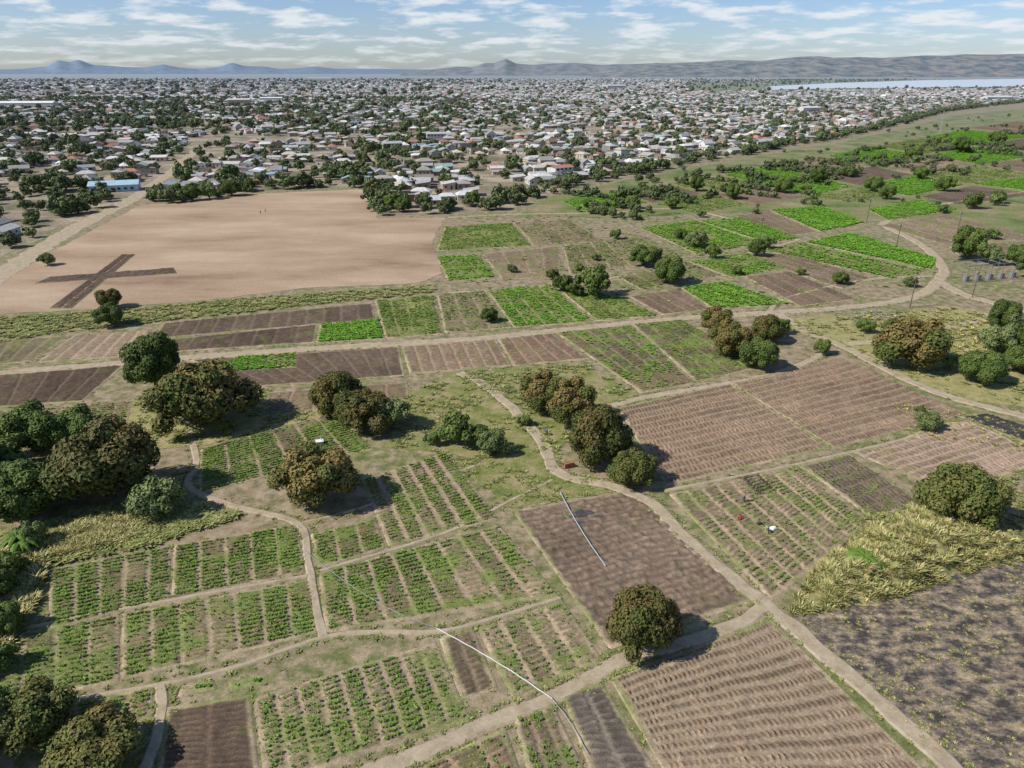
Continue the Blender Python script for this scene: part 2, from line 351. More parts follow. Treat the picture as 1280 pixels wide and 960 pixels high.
plot([(800,285),(870,276),(955,305),(870,318)],nb=5,crop='b',cov=.8,sp=1,cs=1.9,soil=OL,weed=.2,**B)
plot([(872,276),(925,272),(1000,298),(958,304)],nb=4,crop='b',cov=1.2,sp=.9,cs=2,soil=(.15,.22,.055),**B)
plot([(918,270),(960,264),(1022,290),(980,296)],nb=4,soil=(.19,.138,.095),**B)
plot([(962,263),(1028,258),(1082,279),(1026,290)],nb=5,crop='b',cov=1.4,sp=.7,cs=2.1,soil=(.17,.26,.055),**B)
plot([(1004,303),(1062,291),(1172,324),(1168,338)],nb=5,crop='b',cov=1.4,sp=.7,cs=2.0,soil=(.17,.26,.055),**B)
plot([(950,312),(1000,304),(1162,340),(1120,350)],nb=5,crop='b',cov=.6,sp=.9,cs=1.8,soil=OL,**B)
plot([(935,322),(985,316),(1090,348),(1055,362)],nb=4,soil=(.2,.148,.10),weed=.15,**B)
plot([(1100,282),(1180,268),(1300,298),(1180,306)],nb=6,soil=(.235,.175,.12),weed=.2,**B)
plot([(1186,308),(1300,300),(1330,318),(1200,322)],nb=5,soil=(.2,.155,.10),weed=.25,**B)
plot([(1085,262),(1150,250),(1200,262),(1110,276)],nb=4,crop='b',cov=1.1,sp=1.1,cs=2,soil=GRN,**B)
FB=dict(rs=1.5,du=.8,weeds=False,edge=(.2,.19,.09),ge=.6)
for c4,kind in (([(700,252),(770,242),(810,254),(735,266)],'b'),([(775,241),(835,231),(880,243),(815,254)],'r'),([(820,256),(885,245),(945,256),(870,267)],'g'),([(840,230),(900,220),(955,232),(885,242)],'g'),
 ([(905,219),(965,208),(1010,220),(960,231)],'b'),([(890,244),(950,234),(1010,246),(950,256)],'r'),([(955,232),(1015,222),(1070,233),(1015,245)],'b'),([(970,207),(1030,196),(1085,206),(1015,219)],'r'),
 ([(1020,221),(1090,208),(1140,218),(1075,232)],'r'),([(1035,195),(1090,184),(1150,194),(1092,205)],'b'),([(1015,247),(1075,235),(1100,243),(1080,254),(1030,257)][:4],'g'),([(1080,232),(1145,220),(1205,231),(1135,245)],'b'),
 ([(1095,206),(1155,195),(1220,206),(1145,217)],'r'),([(1150,219),(1225,208),(1290,219),(1210,230)],'g'),([(1095,183),(1150,173),(1215,182),(1155,193)],'g'),([(1160,194),(1220,184),(1300,194),(1225,206)],'b'),
 ([(1150,246),(1215,232),(1300,243),(1200,256)],'r'),([(1155,172),(1205,163),(1290,170),(1220,182)],'b'),([(1230,206),(1300,196),(1380,206),(1295,218)],'r'),([(1210,160),(1270,152),(1350,159),(1290,168)],'r'),([(1225,181),(1295,171),(1380,180),(1305,192)],'r'),([(1215,230),(1300,220),(1380,232),(1305,242)],'b')):
    if kind=='r': plot(c4,nb=5,soil=random.choice([(.19,.135,.095),(.25,.185,.13),(.14,.10,.075)]),weed=.1,**FB)
    elif kind=='b': plot(c4,nb=5,soil=random.choice([(.16,.25,.055),(.18,.27,.07)]),crop='b',cov=1.1,sp=1.4,cs=2.4,weed=.1,**FB)
    else: plot(c4,nb=5,soil=random.choice([OL,(.23,.21,.10)]),crop='g',cov=.6,sp=1.6,cs=2.2,weed=.3,**FB)
HEDGE=[]; RP=random.Random(5)
for k in range(70):
    u=RP.uniform(700,1340); v0=262-(u-700)*.145+RP.uniform(-20,10)
    a=np.array(g(u,v0)); th=RP.choice([.4,-.75]); L=RP.uniform(10,50)
    for q in range(int(L/3.5)):
        HEDGE.append((a[0]+math.cos(th)*q*3.5+RP.gauss(0,1),a[1]+math.sin(th)*q*3.5+RP.gauss(0,1),RP.uniform(.8,2.8)))
plot([(152,318),(170,318),(90,386),(60,386)],nb=2,rs=.9,h=.25,soil=(.095,.068,.05),rough=.12,edge=(.15,.11,.08),weed=0,weeds=False,name='ploughed_strip')
plot([(62,346),(218,335),(222,342),(42,355)],nb=1,rs=.9,h=.25,soil=(.10,.073,.055),rough=.12,edge=(.15,.11,.08),weed=0,weeds=False,name='ploughed_strip')
polysheet('burnt_ground',[(990,772),(1060,752),(1200,715),(1330,690),(1400,985),(1200,985),(1100,872)],.05,M_burnt,.8,2)
polysheet('weedy_ground',[(-60,690),(60,672),(160,640),(240,640),(300,650),(200,680),(55,708),(20,800),(-60,850)],.045,M_grass,.6,2)
polysheet('weedy_ground',[(500,500),(560,466),(640,460),(735,455),(795,495),(760,508),(700,560),(620,575),(480,560)],.045,M_grass,.8,2)
polysheet('weedy_ground',[(560,575),(700,560),(700,590),(800,608),(640,636)],.047,M_grass,.8,2)
polysheet('weedy_ground',[(160,500),(330,485),(420,520),(250,558),(160,560)],.045,M_dry,.8,2)
polysheet('dry_ground',[(960,400),(1200,385),(1400,440),(1400,520),(1200,500),(1060,440)],.045,M_dry,.8,3)
# ---------- paths
path([(1230,1000),(1180,950),(1100,878),(1000,790),(940,742),(880,694),(840,657),(812,628),(765,608),(700,592),(675,548),(635,505),(600,478),(575,466)],1.8)
path([(430,975),(520,945),(600,908),(680,877),(740,847),(785,822),(860,802),(925,780),(958,757)],1.35,.105)
path([(-60,473),(150,454),(300,442),(420,434),(560,426),(700,413),(850,398),(960,391),(1060,384),(1140,372),(1172,352),(1178,332),(1150,305),(1108,284)],2.7)
path([(1172,350),(1200,366),(1240,378),(1300,392)],3.,.11)
path([(975,393),(1010,415),(1060,436),(1170,490),(1320,530)],2.0,.11)
path([(1055,430),(1120,424),(1190,408),(1260,396)],2.0,.12)
path([(745,512),(800,498),(870,486),(960,470),(1010,452),(1030,440)],1.4,.12)
path([(236,535),(246,575),(236,608),(290,632),(372,655),(385,700),(396,760),(405,797)],.8,.12)
path([(374,655),(450,635),(520,610),(600,580)],.35,.125)
path([(-40,905),(60,880),(200,856),(300,832),(405,797),(470,790),(545,790),(600,778),(700,748)],.45,.13)
path([(200,856),(202,890),(190,940),(170,990)],.8,.135)
path([(690,600),(640,625),(560,665),(400,714)],.4,.14)
path([(0,792),(150,762),(384,720)],.4,.145)
path([(1350,600),(1210,530),(1120,552),(1060,566),(960,588),(830,614)],.45,.12)
path([(-60,395),(-10,352),(30,325),(60,306),(100,282),(140,262),(172,245)],8,.12,name='dirt_road',weeds=False)
path([(172,245),(205,222),(232,200),(246,186)],7,.13,name='dirt_road',weeds=False)
path([(1100,282),(1130,265),(1180,255),(1280,240),(1340,235)],2.4,.12)
path([(1000,300),(900,325),(780,345),(720,352),(640,362),(560,366)],1.1,.13)
path([(560,272),(640,268),(760,266),(860,262),(1000,300)],1.2,.13)
path([(960,391),(985,372),(1080,350),(1165,345)],1.,.14)
# ---------- instancer
def coll(name,meshes):
    c=bpy.data.collections.new(name)
    for k,m in enumerate(meshes): c.objects.link(bpy.data.objects.new('%s_%02d'%(name,k),m))
    return c
def instancer(name,P,S,R,I,col):
    P=np.asarray(P,np.float32); n=len(P)
    me=bpy.data.meshes.new(name); me.vertices.add(n); me.vertices.foreach_set('co',P.ravel())
    S=np.asarray(S,np.float32)
    if S.ndim==1: S=np.stack([S,S,S],1)
    R3=np.zeros((n,3),np.float32); R3[:,2]=R
    me.attributes.new('isc','FLOAT_VECTOR','POINT').data.foreach_set('vector',S.ravel())
    me.attributes.new('irt','FLOAT_VECTOR','POINT').data.foreach_set('vector',R3.ravel())
    me.attributes.new('iix','INT','POINT').data.foreach_set('value',np.asarray(I,np.int32))
    o=link(bpy.data.objects.new(name,me))
    ng=bpy.data.node_groups.new(name+'_gn','GeometryNodeTree')
    ng.interface.new_socket('Geometry',in_out='INPUT',socket_type='NodeSocketGeometry')
    ng.interface.new_socket('Geometry',in_out='OUTPUT',socket_type='NodeSocketGeometry')
    gi=ng.nodes.new('NodeGroupInput');go=ng.nodes.new('NodeGroupOutput')
    ci=ng.nodes.new('GeometryNodeCollectionInfo'); ci.inputs['Collection'].default_value=col
    ci.inputs['Separate Children'].default_value=True; ci.inputs['Reset Children'].default_value=True
    ip=ng.nodes.new('GeometryNodeInstanceOnPoints'); ip.inputs['Pick Instance'].default_value=True
    def na(nm,dt):
        q=ng.nodes.new('GeometryNodeInputNamedAttribute'); q.data_type=dt; q.inputs['Name'].default_value=nm
        return [z for z in q.outputs if z.enabled and z.name=='Attribute'][0]
    l=ng.links.new
    l(gi.outputs[0],ip.inputs['Points']); l(ci.outputs[0],ip.inputs['Instance'])
    l(na('iix','INT'),ip.inputs['Instance Index']); l(na('irt','FLOAT_VECTOR'),ip.inputs['Rotation']); l(na('isc','FLOAT_VECTOR'),ip.inputs['Scale'])
    l(ip.outputs[0],go.inputs[0])
    md=o.modifiers.new('scatter','NODES'); md.node_group=ng; return o
# ---------- plants
def rosette(seed,mat,n=10,r=.32,hh=.16):
    R=random.Random(seed); v=[];f=[];t=[]
    for k in range(n):
        a=R.uniform(0,6.283); L=r*R.uniform(.6,1.1); up=hh*R.uniform(.5,1.3); w=L*.36
        dx,dy=math.cos(a),math.sin(a); q=len(v)
        v+=[(0,0,.05),(dx*L*.5-dy*w,dy*L*.5+dx*w,up*.9),(dx*L,dy*L,up*.8),(dx*L*.5+dy*w,dy*L*.5-dx*w,up*.95)]
        t+=[R.random()]*4; f+=[(q,q+1,q+2),(q,q+2,q+3)]
    return mkmesh('crop_plant',v,f,[mat],tint=t)
def tuft(seed,mat,n=26,r=.5,hh=1.0,w=.035):
    R=random.Random(seed); v=[];f=[];t=[]
    for k in range(n):
        a=R.uniform(0,6.283); b0=r*.45*R.random(); L=r*R.uniform(.3,1.1); h=hh*R.uniform(.5,1.1)
        dx,dy=math.cos(a),math.sin(a); q=len(v); ww=w*R.uniform(.8,1.8)
        v+=[(dx*b0-dy*ww,dy*b0+dx*ww,0),(dx*b0+dy*ww,dy*b0-dx*ww,0),(dx*(b0+L*.4)+dy*ww,dy*(b0+L*.4)-dx*ww,h*.7),(dx*(b0+L),dy*(b0+L),h),(dx*(b0+L*.4)-dy*ww,dy*(b0+L*.4)+dx*ww,h*.7)]
        t+=[R.random()]*5; f+=[(q,q+1,q+2,q+4),(q+4,q+2,q+3)]
    return mkmesh('grass_tuft',v,f,[mat],tint=t)
C_crop=coll('crop_plant',[rosette(k,L_crop) for k in range(4)])
C_bright=coll('leafy_crop_plant',[rosette(20+k,L_bright,13,.36,.2) for k in range(4)])
C_weed=coll('weed_tuft',[tuft(k,L_weed,20,1.0,.35,.10) for k in range(4)])
C_straw=coll('tall_grass_tuft',[tuft(30+k,L_straw,30,1.1,.9,.05) for k in range(4)]+[tuft(50+k,L_weed,26,1.0,.8,.07) for k in range(2)])
def put(name,arr,col,nv):
    A=np.array(arr); n=len(A); instancer(name,A[:,:3],A[:,3],RS.rand(n)*6.28,RS.randint(0,nv,n),col)
put('crop_plants',CROP,C_crop,4); put('leafy_crop_plants',BRIGHT,C_bright,4)
def scatter(poly,n,lo,hi,world=False,thr=0,sc_=4,seed=1):
    w=[q if world else g(*q) for q in poly]; a=np.array(w); x=RS.uniform(a[:,0].min(),a[:,0].max(),n*3); y=RS.uniform(a[:,1].min(),a[:,1].max(),n*3)
    m=inpoly(x,y,w); x=x[m][:n];y=y[m][:n]
    if thr: k=fbm(x,y,sc_,seed)>thr; x=x[k];y=y[k]
    return np.stack([x,y,RS.uniform(lo,hi,len(x))],1)
WL=[np.array(WEED)]
WL.append(scatter([(500,500),(560,466),(640,460),(735,455),(795,495),(760,508),(700,560),(620,575),(480,560)],1300,.3,1.0,thr=.5))
WL.append(scatter([(560,575),(700,560),(700,590),(800,608),(640,636)],400,.2,.7,thr=.47))
WL.append(scatter([(-60,690),(60,650),(160,630),(240,630),(300,645),(200,680),(55,708),(20,800),(-80,880)],1500,.4,1.4))
WL.append(scatter([(-60,415),(0,396),(160,387),(290,374),(470,362),(545,356),(540,366),(465,374),(200,402),(60,418),(-60,440)],1500,.5,1.3))
WL.append(scatter([(170,490),(330,485),(400,520),(250,558),(160,640),(240,640),(250,560),(160,560)],700,.3,.9,thr=.42))
WL.append(scatter([(545,366),(560,272),(850,262),(1000,300),(1180,340),(1100,380),(800,400)],1200,.5,1.1,thr=.52))
WL.append(scatter([(960,400),(1200,385),(1400,440),(1400,520),(1200,500),(1060,440)],1500,.3,1.0,thr=.48))
WL.append(scatter([(1060,640),(1150,620),(1330,580),(1330,700),(1200,715),(990,775)],700,.3,.9))
WL=np.concatenate(WL); n=len(WL); instancer('weeds',np.stack([WL[:,0],WL[:,1],WL[:,0]*0+.05],1),WL[:,2],RS.rand(n)*6.28,RS.randint(0,4,n),C_weed)
mp=[g(*q) for q in [(1000,760),(1030,715),(1075,672),(1150,640),(1230,645),(1265,690),(1180,722),(1090,752)]]
ma=np.array(mp); mc=ma.mean(0)
def moundz(x,y):
    d=np.full(len(x),1e9)
    for k in range(len(mp)):
        a=ma[k];b_=ma[(k+1)%len(mp)]; ab=b_-a; t=np.clip(((x-a[0])*ab[0]+(y-a[1])*ab[1])/(ab@ab),0,1)
        d=np.minimum(d,np.hypot(x-a[0]-t*ab[0],y-a[1]-t*ab[1]))
    s=np.where(inpoly(x,y,mp),1,-1)*d+(fbm(x,y,4,12)-.5)*3
    return np.clip(s/4+.1,0,1)**.8*2.2*(.35+1.2*fbm(x,y,3,8))
xs=np.linspace(ma[:,0].min()-3,ma[:,0].max()+3,110); ys=np.linspace(ma[:,1].min()-3,ma[:,1].max()+3,110)
obj('grass_mound',gridsheet('grass_mound',xs,ys,lambda x,y:moundz(x,y)-.04,M_dry))
s1=scatter([(c_[0]+(c_[0]-mc[0])*.12,c_[1]+(c_[1]-mc[1])*.12) for c_ in mp],2200,.25,1.0,world=True,thr=.36,sc_=2.5); z1=moundz(s1[:,0],s1[:,1])
s2=scatter([(45,700),(60,668),(150,642),(200,650),(170,676)],400,.5,1.0)
s3=scatter([(-60,760),(0,690),(60,690),(40,760),(0,830),(-60,850)],600,.6,1.3)
s4=scatter([(1110,500),(1330,540),(1330,575),(1140,545)],150,.3,.6)
s5=scatter([(1000,770),(1060,752),(1330,690),(1400,985),(1200,985),(1100,872)],1300,.10,.32,thr=.48,sc_=3)
s6=scatter([(1050,392),(1200,385),(1330,420),(1330,470),(1200,440)],600,.4,.9)
T=np.concatenate([s1,s2,s3,s4,s5,s6]); zz=np.concatenate([z1,np.zeros(len(T)-len(s1))]); n=len(T)
instancer('tall_dry_grass',np.stack([T[:,0],T[:,1],zz],1),T[:,2],RS.rand(n)*6.28,RS.randint(0,6,n),C_straw)
# ---------- trees
def treemesh(name,seed,leaf,nleaf=7500,K=26,ls=.052,rz=.72,core=.78,trunk=True,brown=.5,sub=2):
    R=np.random.RandomState(seed); C=np.array([0,0,.86]); cen=[];rad=[]
    for k in range(K):
        ph=k*2.39996; zz=-.55+1.5*(k+.5)/K; zz=min(zz,.97); rr=math.sqrt(max(0,1-zz*zz))
        d=np.array([rr*math.cos(ph),rr*math.sin(ph),zz])+R.normal(0,.16,3)
        r=R.uniform(.19,.42); q=(1-r*.8)*R.uniform(.8,1.1)
        cen.append(C+d*np.array([q,q,q*rz])); rad.append(r)
    cen.append(C); rad.append(.58); cen=np.array(cen);rad=np.array(rad)
    ltint=np.clip(R.rand(len(rad))*.9+.05,0,1)
    pick=R.choice(len(rad),nleaf*2,p=rad**2/np.sum(rad**2))
    d=R.normal(size=(nleaf*2,3)); d[:,2]+=.25; d/=np.linalg.norm(d,axis=1)[:,None]
    P=cen[pick]+d*(rad[pick]*R.uniform(.82,1.16,nleaf*2))[:,None]
    keep=np.ones(len(P),bool)
    for j in range(len(rad)):
        dd=np.linalg.norm(P-cen[j],axis=1); keep&=(dd>rad[j]*.84)|(pick==j)
    keep&=P[:,2]>.1; P=P[keep][:nleaf]; d=d[keep][:nleaf]; pick=pick[keep][:nleaf]; n=len(P)
    nn=d+R.normal(0,.3,(n,3)); nn/=np.linalg.norm(nn,axis=1)[:,None]
    t=np.cross(nn,R.normal(size=(n,3))); t/=np.linalg.norm(t,axis=1)[:,None]; b_=np.cross(nn,t)
    s=(ls*R.uniform(.6,1.35,n))[:,None]
    v=np.stack([P-t*s,P-b_*s*.6+nn*s*.2,P+t*s,P+b_*s*.6+nn*s*.2],1).reshape(-1,3)
    f=[list(range(4*k,4*k+4)) for k in range(n)]; mi=[0]*n
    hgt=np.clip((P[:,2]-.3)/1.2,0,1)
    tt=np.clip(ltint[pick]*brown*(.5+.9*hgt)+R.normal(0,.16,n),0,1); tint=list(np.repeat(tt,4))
    v=v.tolist()
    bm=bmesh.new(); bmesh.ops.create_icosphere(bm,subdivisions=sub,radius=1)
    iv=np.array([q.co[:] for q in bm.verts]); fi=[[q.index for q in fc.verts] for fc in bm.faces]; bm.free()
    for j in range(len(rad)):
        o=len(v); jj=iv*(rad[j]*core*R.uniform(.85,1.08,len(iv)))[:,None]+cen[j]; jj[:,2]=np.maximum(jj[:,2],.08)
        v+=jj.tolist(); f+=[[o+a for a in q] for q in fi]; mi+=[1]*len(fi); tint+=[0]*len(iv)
    if trunk:
        mb=MB(); mb.tube([(0,0,-.03),(.02,0,.2),(0,.02,.5)],[.09,.065,.05])
        for k in range(5):
            a=k*1.256+R.rand(); mb.tube([(0,.0,.18),(.3*math.cos(a),.3*math.sin(a),.5),(.6*math.cos(a),.6*math.sin(a),.85)],[.05,.035,.015],k=5)
        o=len(v); v+=mb.v; f+=[[o+a for a in q] for q in mb.f]; mi+=[2]*len(mb.f); tint+=[0]*len(mb.v)
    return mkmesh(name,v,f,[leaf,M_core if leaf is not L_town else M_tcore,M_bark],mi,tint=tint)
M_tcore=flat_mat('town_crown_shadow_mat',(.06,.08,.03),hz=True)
MG=[treemesh('mango_tree',k,L_mango,brown=b_) for k,b_ in ((1,.95),(2,.7),(3,.4),(4,1.1))]
GT=[treemesh('broadleaf_tree',40+k,L_green,K=20,brown=.7) for k in range(3)]
LT=[treemesh('light_tree',60+k,L_light,3500,K=15,core=.6,brown=.7,ls=.065) for k in range(2)]
SH=[treemesh('shrub',80+k,L_green,1800,K=12,ls=.09,trunk=False,brown=.9,rz=.6,sub=1) for k in range(3)]
def tree(cx,bot,w,kind='m',hs=None,var=None):
    dep=math.atan2(CH,math.hypot(*gt(cx,bot)[:2]))
    bv=bot-.5*w*math.sin(dep)*.75
    x,y,t=gt(cx,bv); R=.5*w*t/FP
    L={'m':MG,'g':GT,'l':LT,'s':SH}[kind]; nm={'m':'mango_tree','g':'broadleaf_tree','l':'acacia_tree','s':'shrub'}[kind]
    me=L[var] if var is not None else random.choice(L)
    h=hs or random.uniform(.9,1.1)
    obj(nm,me,(x,y,-.02),random.uniform(0,6.28),(R*random.uniform(.95,1.05),R*random.uniform(.95,1.05),R*h))
for a in [(258,546,104,'m',.9,0),(425,528,64,'m',.95,1),(455,547,64,'m',.95,0),(488,542,46,'l'),(140,643,118,'m',.9,1),(32,662,92,'g',.9),(42,576,80,'g',.9),(98,566,62,'g',.95),(2,600,60,'g'),(-40,640,110,'g'),(75,632,60,'g',.8),
 (200,655,62,'l'),(196,494,72,'g',1.05),(398,645,92,'m',.88,3),(614,574,40,'l'),(572,562,46,'s'),(598,560,30,'s'),(677,520,54,'m',1.0,3),(712,537,62,'m',1.0,3),(748,594,76,'m',1.12,1),(791,616,52,'m',1.,2),
 (803,828,80,'m',1.2,0),(1197,668,88,'m',.95,2),(1135,468,80,'m',.85,3),(1222,484,54,'g',.9),(1250,420,44,'g'),(1270,425,40,'l'),(1245,445,40,'l'),(1275,470,40,'g'),(1290,450,50,'g'),
 (893,421,38,'m',1.,3),(912,452,46,'m',1.1,3),(930,440,30,'m'),(957,432,38,'m',1.,1),(948,467,46,'g'),(975,420,24,'s'),(835,358,38,'g',1.1),(1207,328,46,'g',1.),(1236,332,26,'l'),(1272,335,34,'g'),(1290,350,40,'g'),
 (140,410,34,'g',1.),(138,388,28,'m',1.),(60,333,18,'l'),(742,376,44,'s'),(704,368,26,'s'),(690,352,20,'s'),(718,372,20,'s'),(806,336,36,'g',.8),(870,312,26,'l'),(890,325,20,'s'),(612,405,22,'g'),
 (640,342,12,'l'),(1080,417,22,'g'),(1050,357,20,'g'),(1028,445,20,'s'),(1158,541,30,'l'),(820,325,16,'s'),(920,345,14,'s'),(1137,360,16,'l'),(38,950,100,'m',.75,2),(-20,965,90,'g'),(122,985,105,'m',.65,1),(60,912,40,'s'),
 (-10,760,60,'g'),(10,800,46,'g'),(40,690,36,'l'),(15,730,40,'s'),(-5,850,50,'s'),(945,322,24,'g'),(958,312,18,'l'),(745,327,12,'l'),(725,340,12,'s'),(1108,250,20,'g'),(1245,255,18,'g'),(1020,230,20,'g'),(1090,240,22,'g'),(978,242,22,'g'),
 (915,250,20,'g'),(1215,262,22,'s'),(770,300,14,'s'),(850,300,16,'s'),(1000,345,12,'s'),(1150,520,14,'s'),(300,505,20,'s'),(285,545,22,'s'),(540,560,20,'s'),(655,535,18,'s'),
 (490,262,22,'g'),(505,266,20,'g'),(530,262,22,'l'),(482,255,20,'g'),(560,262,18,'g'),(590,258,20,'g'),(240,252,24,'g'),(262,250,22,'l'),(290,246,24,'g'),(222,250,20,'g'),(312,240,18,'g'),
 (1180,240,22,'g'),(1150,225,18,'g'),(1060,222,18,'l'),(870,240,20,'g'),(840,262,18,'s'),(790,262,20,'g'),(735,262,16,'g'),(1240,300,18,'s'),(1140,200,20,'g'),(1200,192,22,'g'),(1245,182,20,'g')]:
    tree(*a)
# ---------- houses
roofc=[(.56,.56,.55),(.46,.44,.41),(.66,.66,.65),(.36,.30,.24),(.26,.17,.12),(.50,.45,.38),(.28,.38,.49),(.30,.43,.37),(.38,.18,.12),(.60,.56,.50),(.28,.28,.26),(.52,.52,.51)]
wallc=[(.55,.48,.38),(.70,.68,.64),(.42,.31,.22),(.48,.43,.36),(.64,.55,.43),(.36,.24,.16),(.60,.60,.57)]
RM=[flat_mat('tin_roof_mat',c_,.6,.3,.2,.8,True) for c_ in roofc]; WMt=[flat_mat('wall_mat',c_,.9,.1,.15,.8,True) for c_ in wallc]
M_glass=flat_mat('window_mat',(.03,.035,.04),.3,.5); M_door=flat_mat('door_mat',(.12,.07,.04),.7)
def house_parts(k):
    R=random.Random(k); w=R.uniform(6,9); l=R.uniform(7,12); h=R.uniform(2.5,3.0)
    rm=RM[k%len(RM)]; wm=WMt[k%len(WMt)]; typ=k%3
    wa=MB();ro=MB();wi=MB();do=MB(); o=.45
    if typ==0:
        rise=.9; wa.v=[(-w/2,-l/2,0),(w/2,-l/2,0),(w/2,l/2,0),(-w/2,l/2,0),(-w/2,-l/2,h),(w/2,-l/2,h+rise),(w/2,l/2,h+rise),(-w/2,l/2,h)]
        for q in((0,1,5,4),(1,2,6,5),(2,3,7,6),(3,0,4,7)): wa.f.append(list(q)); wa.m.append(0)
        sl=rise/w
        a=[(-w/2-o,-l/2-o,h+.03-sl*o),(w/2+o,-l/2-o,h+.03+rise+sl*o),(w/2+o,l/2+o,h+.03+rise+sl*o),(-w/2-o,l/2+o,h+.03-sl*o)]
        ro.face(a); ro.face([(x,y,z+.08) for x,y,z in a])
        for q in range(4): b2=a[(q+1)%4]; ro.face([a[q],b2,(b2[0],b2[1],b2[2]+.08),(a[q][0],a[q][1],a[q][2]+.08)])
    else:
        rise=R.uniform(1.1,1.7); wa.v=[(-w/2,-l/2,0),(w/2,-l/2,0),(w/2,l/2,0),(-w/2,l/2,0),(-w/2,-l/2,h),(w/2,-l/2,h),(w/2,l/2,h),(-w/2,l/2,h),(0,-l/2,h+rise*(typ==1)),(0,l/2,h+rise*(typ==1))]
        for q in((0,1,5,8,4),(1,2,6,5),(2,3,7,9,6),(3,0,4,7)): wa.f.append(list(q)); wa.m.append(0)
        hp=0 if typ==1 else w*.45; sl=rise/(w/2)
        zl=h+.04-sl*o; A=(0,-l/2-o+hp,h+rise+.04);Bq=(0,l/2+o-hp,h+rise+.04)
        cns=[(-w/2-o,-l/2-o,zl),(w/2+o,-l/2-o,zl),(w/2+o,l/2+o,zl),(-w/2-o,l/2+o,zl)]
        for dz in(0,.08):
            s_=lambda P:(P[0],P[1],P[2]+dz)
            ro.face([s_(cns[0]),s_(A),s_(Bq),s_(cns[3])]); ro.face([s_(cns[1]),s_(cns[2]),s_(Bq),s_(A)])
            if typ==2: ro.face([s_(cns[0]),s_(cns[1]),s_(A)]); ro.face([s_(cns[2]),s_(cns[3]),s_(Bq)])
    for y in(-l/4,l/4):
        wi.box((-w/2,y,1.5),(.06,1.1,1.0)); wi.box((w/2,y,1.5),(.06,1.1,1.0))
    wi.box((-w/4,-l/2,1.5),(1.1,.06,1.)); wi.box((w/4,l/2,1.5),(1.1,.06,1.)); do.box((w/5,-l/2,1.02),(.95,.08,2.04)); do.box((-w/2,0,1.02),(.08,.95,2.04))
    return [('walls',wa,wm),('roof',ro,rm),('windows',wi,M_glass),('door',do,M_door)]
HP=[house_parts(k) for k in range(24)]
def joined(parts):
    v=[];f=[];mi=[];mats=[]
    for k,(nm,b_,m) in enumerate(parts):
        o=len(v); v+=b_.v; f+=[[o+a for a in q] for q in b_.f]; mi+=[k]*len(b_.f); mats.append(m)
    return mkmesh('house',v,f,mats,mi)
C_house=coll('town_house',[joined(p_) for p_ in HP])
HPM=[[(nm,b_.mesh('house_'+nm,[m])) for nm,b_,m in p_] for p_ in HP]
hx=[];hy=[];hr=[]
cell=260.
for X0 in np.arange(-5200,5200,cell):
    for Y0 in np.arange(0,6760,cell):
        if abs(X0+cell/2)>.78*(Y0+cell)+cell*.6: continue
        far=Y0>1900; vf=Y0>3200
        ang=random.uniform(-.5,.5)+.3; sx,sy=((11.8,13.6) if not far else ((17,21) if not vf else (34,44)))
        q=np.arange(-cell,cell,sx); r_=np.arange(-cell,cell,sy); A,Bq=np.meshgrid(q,r_)
        ia=np.round(A/sx).astype(int); ib=np.round(Bq/sy).astype(int)
        keep=(ib%4!=0); keep&=(ia%10!=0); keep&=RS.rand(*A.shape)<(.84 if not far else .7)
        A=A[keep]+RS.normal(0,1.5,keep.sum());Bq=Bq[keep]+RS.normal(0,1.6,keep.sum())
        x=A*math.cos(ang)-Bq*math.sin(ang); y=A*math.sin(ang)+Bq*math.cos(ang)
        m=(np.abs(x)<cell/2)&(np.abs(y)<cell/2); x=x[m]+X0+cell/2;y=y[m]+Y0+cell/2
        hx+=list(x);hy+=list(y);hr+=list(ang+RS.randint(0,4,len(x))*math.pi/2+RS.normal(0,.08,len(x)))
hx=np.array(hx);hy=np.array(hy);hr=np.array(hr)
m=inpoly(hx,hy,TW)
def dseg(x,y,pts):
    d=np.full(len(x),1e9)
    for k in range(len(pts)-1):
        a=np.array(pts[k]);b_=np.array(pts[k+1]);ab=b_-a;t=np.clip(((x-a[0])*ab[0]+(y-a[1])*ab[1])/(ab@ab),0,1)
        d=np.minimum(d,np.hypot(x-a[0]-t*ab[0],y-a[1]-t*ab[1]))
    return d
road=[g(*q) for q in [(-60,395),(-10,352),(30,325),(60,306),(100,282),(140,262),(172,245),(205,222),(232,200),(246,186),(258,170)]]
bd=TW[:18]; bdd=dseg(hx,hy,bd)
m&=dseg(hx,hy,road)>11
m&=bdd>12
m&=np.abs(hx)<.80*hy+30
RIV=[g(*q) for q in [(955,113.5),(1040,111),(1160,110),(1340,108),(1500,106),(1500,97.),(1340,97.5),(1150,100),(1040,104),(960,108)]]
FP2=[g(*q) for q in [(860,116),(1000,114),(1500,109),(1500,96),(860,101)]]
m&=~inpoly(hx,hy,FP2)
for u,v_ in ((145,238),(35,134)):
    q=g(u,v_); m&=np.hypot(hx-q[0],hy-q[1])>22
pk=fbm(hx,hy,120,91); m&=pk>np.where(hx<-60,.34,.29)
hx=hx[m];hy=hy[m];hr=hr[m];bdd=bdd[m]
near=(bdd<32)&(hy<800)
idx=np.where(near)[0]; RS.shuffle(idx); idx=idx[:70]; nm_=np.zeros(len(hx),bool); nm_[idx]=True
WTS=np.array([3,2.5,2.6,1.8,1.8,1.8,.4,.5,.9,2.2,1.2,2]*2); WTS=WTS/WTS.sum()
for q in idx:
    k=RS.choice(24,p=WTS); e=link(bpy.data.objects.new('house',None)); e.location=(hx[q],hy[q],.03); e.rotation_euler[2]=hr[q]
    for nm,me in HPM[k]: obj(nm,me,parent=e)
hx2=hx[~nm_];hy2=hy[~nm_];hr2=hr[~nm_]; n=len(hx2)
